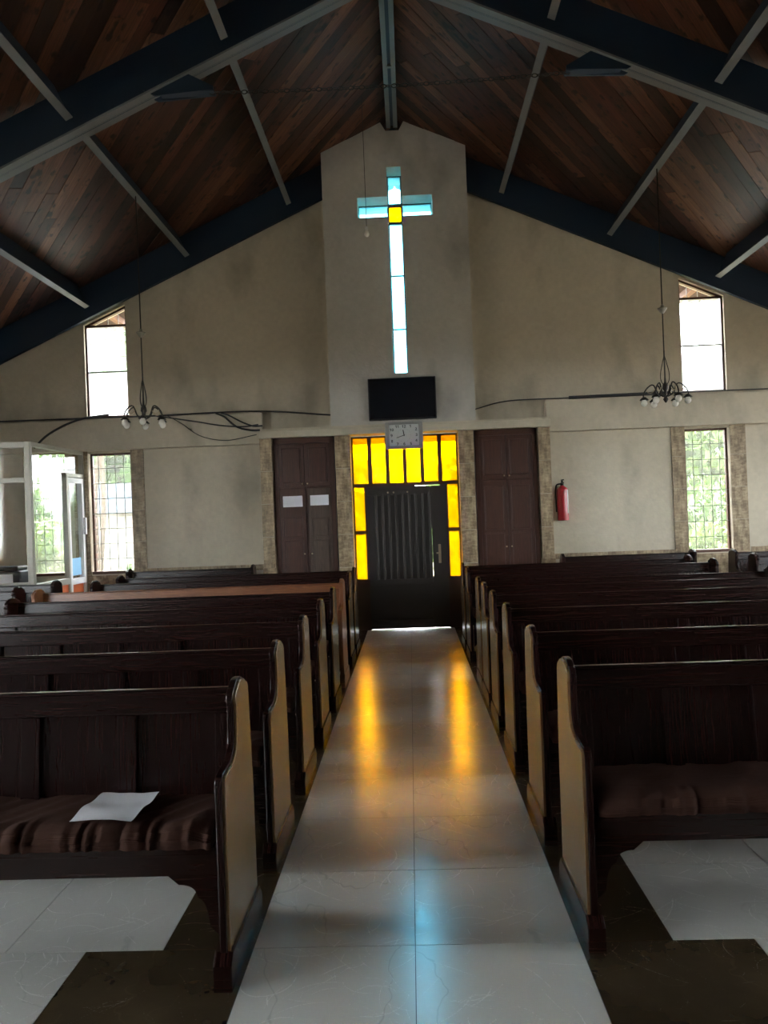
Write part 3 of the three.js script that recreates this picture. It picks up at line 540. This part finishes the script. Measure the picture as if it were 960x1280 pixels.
// ---------------------------------------------------------------- chandeliers, bulb, cables
function chandelier(x, z, label) {
  const t = thing('chandelier', label, 'chandelier', [x, 2.72, z], 'hanging chandeliers');
  const top = BOT - SL * Math.abs(x) + 0.12 - 2.72;
  mesh('hanging_wire', rod([0, 0.56, 0], [0, top, 0], 0.007, 6), M.iron, t);
  mesh('ceramic_rose', lathe([[0, 0.98], [0.012, 0.98], [0.05, 1.03], [0.055, 1.04], [0.02, 1.05], [0.015, 1.08], [0, 1.08]], 12), M.alu, t);
  mesh('stem', lathe([[0, -0.01], [0.012, 0], [0.03, 0.03], [0.014, 0.06], [0.014, 0.12], [0.034, 0.15], [0.03, 0.19], [0.012, 0.22], [0.008, 0.3], [0.008, 0.57], [0, 0.57]], 14), M.iron, t);
  for (let k = 0; k < 4; k++) { const a = k * Math.PI / 2 + 0.4, c = Math.cos(a), s = Math.sin(a); mesh('cage_wire', tube([[0, 0.52, 0], [0.02 * c, 0.44, 0.02 * s], [0.044 * c, 0.32, 0.044 * s], [0.042 * c, 0.24, 0.042 * s], [0.012 * c, 0.18, 0.012 * s]], 0.005, 16, 5), M.iron, t); }
  for (let k = 0; k < 6; k++) {
    const a = k * Math.PI / 3 + 0.25, c = Math.cos(a), s = Math.sin(a);
    const arm = mesh('arm', tube([[0.02 * c, 0.06, 0.02 * s], [0.08 * c, 0.10, 0.08 * s], [0.13 * c, 0.20, 0.13 * s], [0.19 * c, 0.17, 0.19 * s], [0.235 * c, 0.09, 0.235 * s], [0.225 * c, 0.05, 0.225 * s]], 0.008, 24, 6), M.iron, t);
    const scr = tube([[0.10 * c, 0.16, 0.10 * s], [0.14 * c, 0.115, 0.14 * s], [0.185 * c, 0.12, 0.185 * s], [0.195 * c, 0.155, 0.195 * s]], 0.005, 16, 5); mesh('scroll', scr, M.brass, arm);
    const cup = lathe([[0, 0.075], [0.02, 0.07], [0.045, 0.045], [0.05, 0.035], [0.02, 0.04], [0, 0.04]], 12); cup.translate(0.228 * c, 0, 0.228 * s); mesh('cup', cup, M.iron, arm);
    const bl = lathe([[0, -0.035], [0.02, -0.03], [0.034, -0.01], [0.036, 0.008], [0.026, 0.03], [0.016, 0.045], [0, 0.05]], 14); bl.translate(0.228 * c, 0, 0.228 * s); mesh('bulb', bl, M.bulb, arm);
  }
}
chandelier(2.92, -8.6, 'dark iron chandelier with unlit bulbs hanging on the extinguisher side');
chandelier(-2.92, -8.6, 'dark iron chandelier with unlit bulbs hanging on the office side');
{
  const t = thing('pendant_bulb', 'small bare bulb on a long wire before the cross', 'pendant', [-0.36, 5.12, -9.6]);
  mesh('wire', rod([0, 0.06, 0], [0, AP - SL * 0.36 - 5.12, 0], 0.004, 6), M.cable, t); mesh('holder', lathe([[0, 0.03], [0.018, 0.03], [0.02, 0.07], [0.008, 0.09], [0, 0.09]], 10), M.white, t);
  mesh('bulb', lathe([[0, -0.045], [0.022, -0.035], [0.032, -0.01], [0.026, 0.02], [0.014, 0.035], [0, 0.035]], 12), M.bulb, t);
}
{
  const zc = -10.70, c = (pts, r, label) => tag(mesh('cable', tube(pts, r, 60, 6), M.cable), label, 'cable');
  tag(mesh('conduit', rod([2.3, 3.115, zc], [3.72, 3.125, zc], 0.022, 8), M.cable), 'dark conduit lying on the ledge beside the chandelier', 'conduit');
  c([[1.0, 3.02, -10.80], [1.4, 3.10, zc], [2.3, 3.11, zc], [3.6, 3.12, zc], [5.0, 3.12, zc], [6.5, 3.11, zc]], 0.008, 'black cable along the ledge on the extinguisher side');
  c([[-6.6, 3.13, zc], [-5.0, 3.12, zc], [-3.6, 3.11, zc], [-2.0, 3.11, zc], [-1.02, 3.03, -10.80]], 0.012, 'thick black cable along the ledge on the office side');
  c([[-3.45, 3.10, zc + 0.02], [-2.9, 3.0, zc + 0.04], [-2.55, 2.93, zc + 0.04], [-2.2, 2.90, zc + 0.04], [-2.02, 2.92, zc + 0.05]], 0.010, 'thin cable sagging to the lintel end');
  c([[-2.62, 3.11, zc], [-2.5, 3.05, zc + 0.03], [-2.32, 2.90, zc + 0.04], [-2.1, 2.84, zc + 0.05], [-1.97, 2.84, zc + 0.06]], 0.014, 'looped black cable above the notice cupboard');
  c([[-2.55, 3.11, zc], [-2.42, 3.06, zc + 0.03], [-2.24, 2.96, zc + 0.04], [-2.08, 2.90, zc + 0.05], [-1.96, 2.90, zc + 0.06]], 0.012, 'second looped cable just above the other loop');
  c([[-4.15, 3.16, zc - 0.02], [-4.6, 3.09, zc + 0.02], [-5.0, 2.9, zc + 0.05], [-5.2, 2.72, zc + 0.06]], 0.016, 'black cable dropping behind the glazed office');
  c([[-3.3, 3.1, zc + 0.02], [-3.1, 2.98, zc + 0.03], [-2.85, 2.80, zc + 0.03], [-2.5, 2.72, zc + 0.03], [-2.05, 2.78, zc + 0.04]], 0.006, 'thin loose wire drooping across the ring beam');
}

// ---------------------------------------------------------------- glazed office
{
  const t = thing('office_partition', 'glazed aluminium office partition in the church corner', 'partition', [-4.62, 0, 0]);
  const H = 2.66, zf = -9.30, zb = -ZW, p = 0.035;
  const fz = (x0, x1, y0, y1, l) => box(x0, x1, y0, y1, zf - p, zf + p, l), sz = (z0, z1, y0, y1, l = 'z') => box(-p, p, y0, y1, z0, z1, l);
  mesh('corner_post', box(-p, p, 0, H, zf - p, zf + p, 'y', 0.004), M.alu, t);
  mesh('front_frame', merge([fz(-2.38, -p, H - 0.07, H), fz(-2.38, -p, 2.16, 2.22), fz(-2.38, -p, 0.86, 0.93), fz(-1.2, -1.14, 0.93, H - 0.07, 'y')]), M.alu, t);
  mesh('side_frame', merge([sz(zb, zf - p, H - 0.05, H), sz(-10.26, zf - p, 0.82, 0.90), sz(-10.30, -10.26, 0, 2.30, 'y'), sz(zb, -10.26, 2.28, 2.33), sz(zb, zb + 0.04, 0, H, 'y')]), M.alu, t);
  mesh('front_pane', box(-2.38, -p, 0.93, 2.16, zf - 0.003, zf + 0.003), M.glass, t); mesh('front_pane', box(-2.38, -p, 2.22, H - 0.07, zf - 0.003, zf + 0.003), M.glass, t);
  mesh('side_pane', box(-0.003, 0.003, 0.9, H - 0.05, -10.26, zf - p), M.glass, t); mesh('side_pane', box(-0.003, 0.003, 2.33, H - 0.05, zb + 0.04, -10.30), M.glass, t);
  mesh('lower_board', box(-2.38, -p, 0, 0.86, zf - 0.012, zf + 0.012), M.orange, t); mesh('lower_board', box(-0.012, 0.012, 0, 0.82, -10.26, zf - p, 'z'), M.orange, t);
  const d = mesh('door', merge([sz(zb + 0.05, zb + 0.11, 0.02, 2.27, 'y'), sz(-10.36, -10.305, 0.02, 2.27, 'y'), sz(zb + 0.11, -10.36, 2.2, 2.27), sz(zb + 0.11, -10.36, 0.80, 0.88)]), M.white, t);
  mesh('door_pane', box(-0.003, 0.003, 0.88, 2.2, zb + 0.11, -10.36), M.glass, d); const ob = mesh('kick_board', box(-0.012, 0.012, 0.02, 0.8, zb + 0.11, -10.36, 'z'), M.orange, d); ob.userData.label = 'orange lower board';
  mesh('sticker', box(0.004, 0.006, 0.92, 1.16, -10.70, -10.40), M.blue, d);
  mesh('door_handle', box(p, p + 0.04, 1.48, 1.72, zb + 0.06, zb + 0.10, 'y', 0.008), M.white, d);
  const k = thing('desk', 'dark desk behind the office glass', 'desk', [-5.6, 0, -10.2]);
  mesh('top', box(-0.6, 0.6, 0.80, 0.84, -0.3, 0.3, 'x', 0.004), M.cupPale, k); mesh('side_board', box(-0.58, -0.55, 0, 0.8, -0.28, 0.28), M.cupPale, k); mesh('side_board', box(0.55, 0.58, 0, 0.8, -0.28, 0.28), M.cupPale, k); mesh('front_board', box(-0.55, 0.55, 0.3, 0.8, 0.26, 0.28), M.cupPale, k);
  const pr = thing('printer', 'dark printer with pale front tray behind the office glass', 'printer', [-5.32, 0.84, -10.1]);
  mesh('case', box(-0.22, 0.22, 0.0, 0.2, -0.18, 0.16, 'x', 0.03), M.black, pr); mesh('lid', box(-0.19, 0.17, 0.2, 0.26, -0.16, 0.12, 'x', 0.025), M.black, pr); mesh('tray', box(-0.16, 0.12, 0.05, 0.16, 0.155, 0.175), M.paper, pr);
}

// ---------------------------------------------------------------- outside
{
  const gr = struct('ground', 'bare pale ground outside the church');
  mesh('terrain', (() => { const g = new THREE.BoxGeometry(140, 0.2, 140); g.translate(0, -0.42, -10); return uvm(g, 'x'); })(), M.ground, gr);
  const porch = thing('porch_canopy', 'concrete porch canopy over the entrance door outside', 'canopy', [0, 0, -11.05]);
  mesh('slab', box(-1.6, 1.6, 2.76, 2.9, -1.6, 0), M.timber, porch); for (const s of [-1, 1]) mesh('post', box(s * 1.5 - 0.06, s * 1.5 + 0.06, -0.3, 2.76, -1.58, -1.46), M.houseWall, porch);
  // eaves timbers seen through the slanted window heads
  for (const s of [-1, 1]) for (let k = 0; k < 5; k++) {
    const o = mesh('eaves_rafter', box(-0.035, 0.035, -0.16, 0, -1.7, -0.0, 'z'), M.timber); o.position.set(s * (3.6 + 0.32 * k), AP - SL * (3.6 + 0.32 * k) + 0.02, -11.06); o.rotation.z = -s * TH; tag(o, `brown eaves timber outside above the upper window, ${s < 0 ? 'office' : 'extinguisher'} side`, 'timber', s < 0 ? 'eaves timbers on the office side' : 'eaves timbers on the extinguisher side');
  }
  const house = (x, z, w, h, label) => {
    const t = thing('neighbour_house', label, 'house', [x, -0.32, z]);
    mesh('wall', box(-w / 2, w / 2, 0, h, -4, 0), M.houseWall, t);
    const sh = new THREE.Shape([[-w / 2 - 0.5, 0], [w / 2 + 0.5, 0], [w / 2 - 0.6, 0.9], [-w / 2 + 0.6, 0.9]].map((p) => new THREE.Vector2(...p))); const g = new THREE.ExtrudeGeometry(sh, { depth: 5, bevelEnabled: false }); g.translate(0, h, -4.5); mesh('roof', g, M.roofing, t);
    for (let k = 0; k < 3; k++) { const f = mesh('window', box(-w / 2 + 0.7 + k * w / 3.2, -w / 2 + 1.6 + k * w / 3.2, 0.9, 1.9, 0, 0.04), M.frame, t); mesh('pane', box(-w / 2 + 0.76 + k * w / 3.2, -w / 2 + 1.54 + k * w / 3.2, 0.96, 1.84, 0.03, 0.05), M.screen, f); }
  };
  house(-10.5, -24, 9, 2.3, 'pale house with slate blue roof beyond the office side window');
  const fence = thing('boundary_wall', 'pale boundary wall outside beyond the extinguisher side', 'wall', [13, -0.32, -21]); mesh('wall', box(-6, 7, 0, 1.5, -0.2, 0), M.houseWall, fence); mesh('coping', box(-6.05, 7.05, 1.5, 1.58, -0.25, 0.05), M.roofing, fence);
  const leafG = (() => { const g = new THREE.PlaneGeometry(0.06, 0.16, 2, 3), p = g.attributes.position; for (let i = 0; i < p.count; i++) { const y = p.getY(i) / 0.08; p.setX(i, p.getX(i) * (1 - y * y * 0.85)); p.setZ(i, -0.03 * y * y + Math.abs(p.getX(i)) * 0.4); } g.computeVertexNormals(); return g.toNonIndexed(); })();
  const plant = (name, label, x, z, rx, ry, y0, n, leafScale, mi, cat) => {
    const t = thing(name, label, cat, [x, -0.32, z]); const parts = [];
    for (let k = 0; k < n; k++) {
      const a = rnd() * 6.283, c = rr(-1, 1), r = Math.pow(rnd(), 0.4), sc = leafScale * rr(0.7, 1.4), q = Math.sqrt(1 - c * c), g = leafG.clone();
      g.scale(sc, sc, sc); g.rotateX(rr(-1.2, 1.2)); g.rotateY(rnd() * 6.283); g.rotateZ(rr(-0.8, 0.8)); g.translate(rx * r * q * Math.cos(a), y0 + ry + ry * r * c, rx * r * q * Math.sin(a) * 0.8); parts.push(g);
    }
    mesh('foliage', merge(parts), M.leaf[mi], t);
    mesh('stem', merge([0, 1, 2].map((k) => tube([[0, 0, 0], [rr(-0.1, 0.1) * rx, y0 * 0.6 + 0.2, 0], [(k - 1) * 0.4 * rx, y0 + ry, rr(-0.3, 0.3) * rx]], 0.02 + 0.02 * rx, 10, 6))), M.bark, t);
  };
  for (const [x, w] of [[-5.25, 1.5], [-1.75, 1.5], [1.75, 1.5], [5.25, 1.5]]) plant('added_bush', `added bush of an unseen hedge dimming the amber panes, ${x < -3 ? 'at its office end' : x < 0 ? 'office half' : x < 3 ? 'extinguisher half' : 'at its extinguisher end'}`, x, -20, w, 1.75, 0, 1900, 3.6, x % 2 ? 0 : 2, 'bush');  // unseen hedge added to dim what shows through the amber glass
  plant('shrub', 'leafy green shrub outside the office window', -6.6, -13.8, 0.8, 1.0, 0.1, 1500, 1.1, 1, 'shrub');
  plant('shrub', 'taller dark shrub outside behind the office', -7.6, -15.2, 1.0, 1.4, 0.2, 1500, 1.4, 0, 'shrub');
  plant('shrub', 'low shrub outside beneath the office side window', -4.9, -13.4, 0.5, 0.55, 0.1, 900, 1.0, 2, 'shrub');
  plant('shrub', 'green shrub outside the extinguisher side window', 5.4, -13.8, 0.7, 0.75, 0.1, 1100, 1.0, 1, 'shrub');
  plant('shrub', 'bushy shrub outside by the boundary wall', 6.6, -16.6, 1.2, 1.1, 0.2, 1500, 1.4, 0, 'shrub');
  plant('tree', 'leafy tree standing outside beyond the boundary wall', 7.8, -24, 3.0, 2.2, 1.8, 2200, 3.2, 1, 'tree');
  plant('tree', 'broad tree standing outside behind the pale house', -11.5, -32, 4.0, 3.0, 3.0, 2400, 4.0, 0, 'tree');
  plant('tree', 'tall tree outside seen through the office side upper window', -9.0, -22, 2.4, 2.2, 5.0, 1800, 3.0, 0, 'tree');
}

renderer.render(scene, camera);
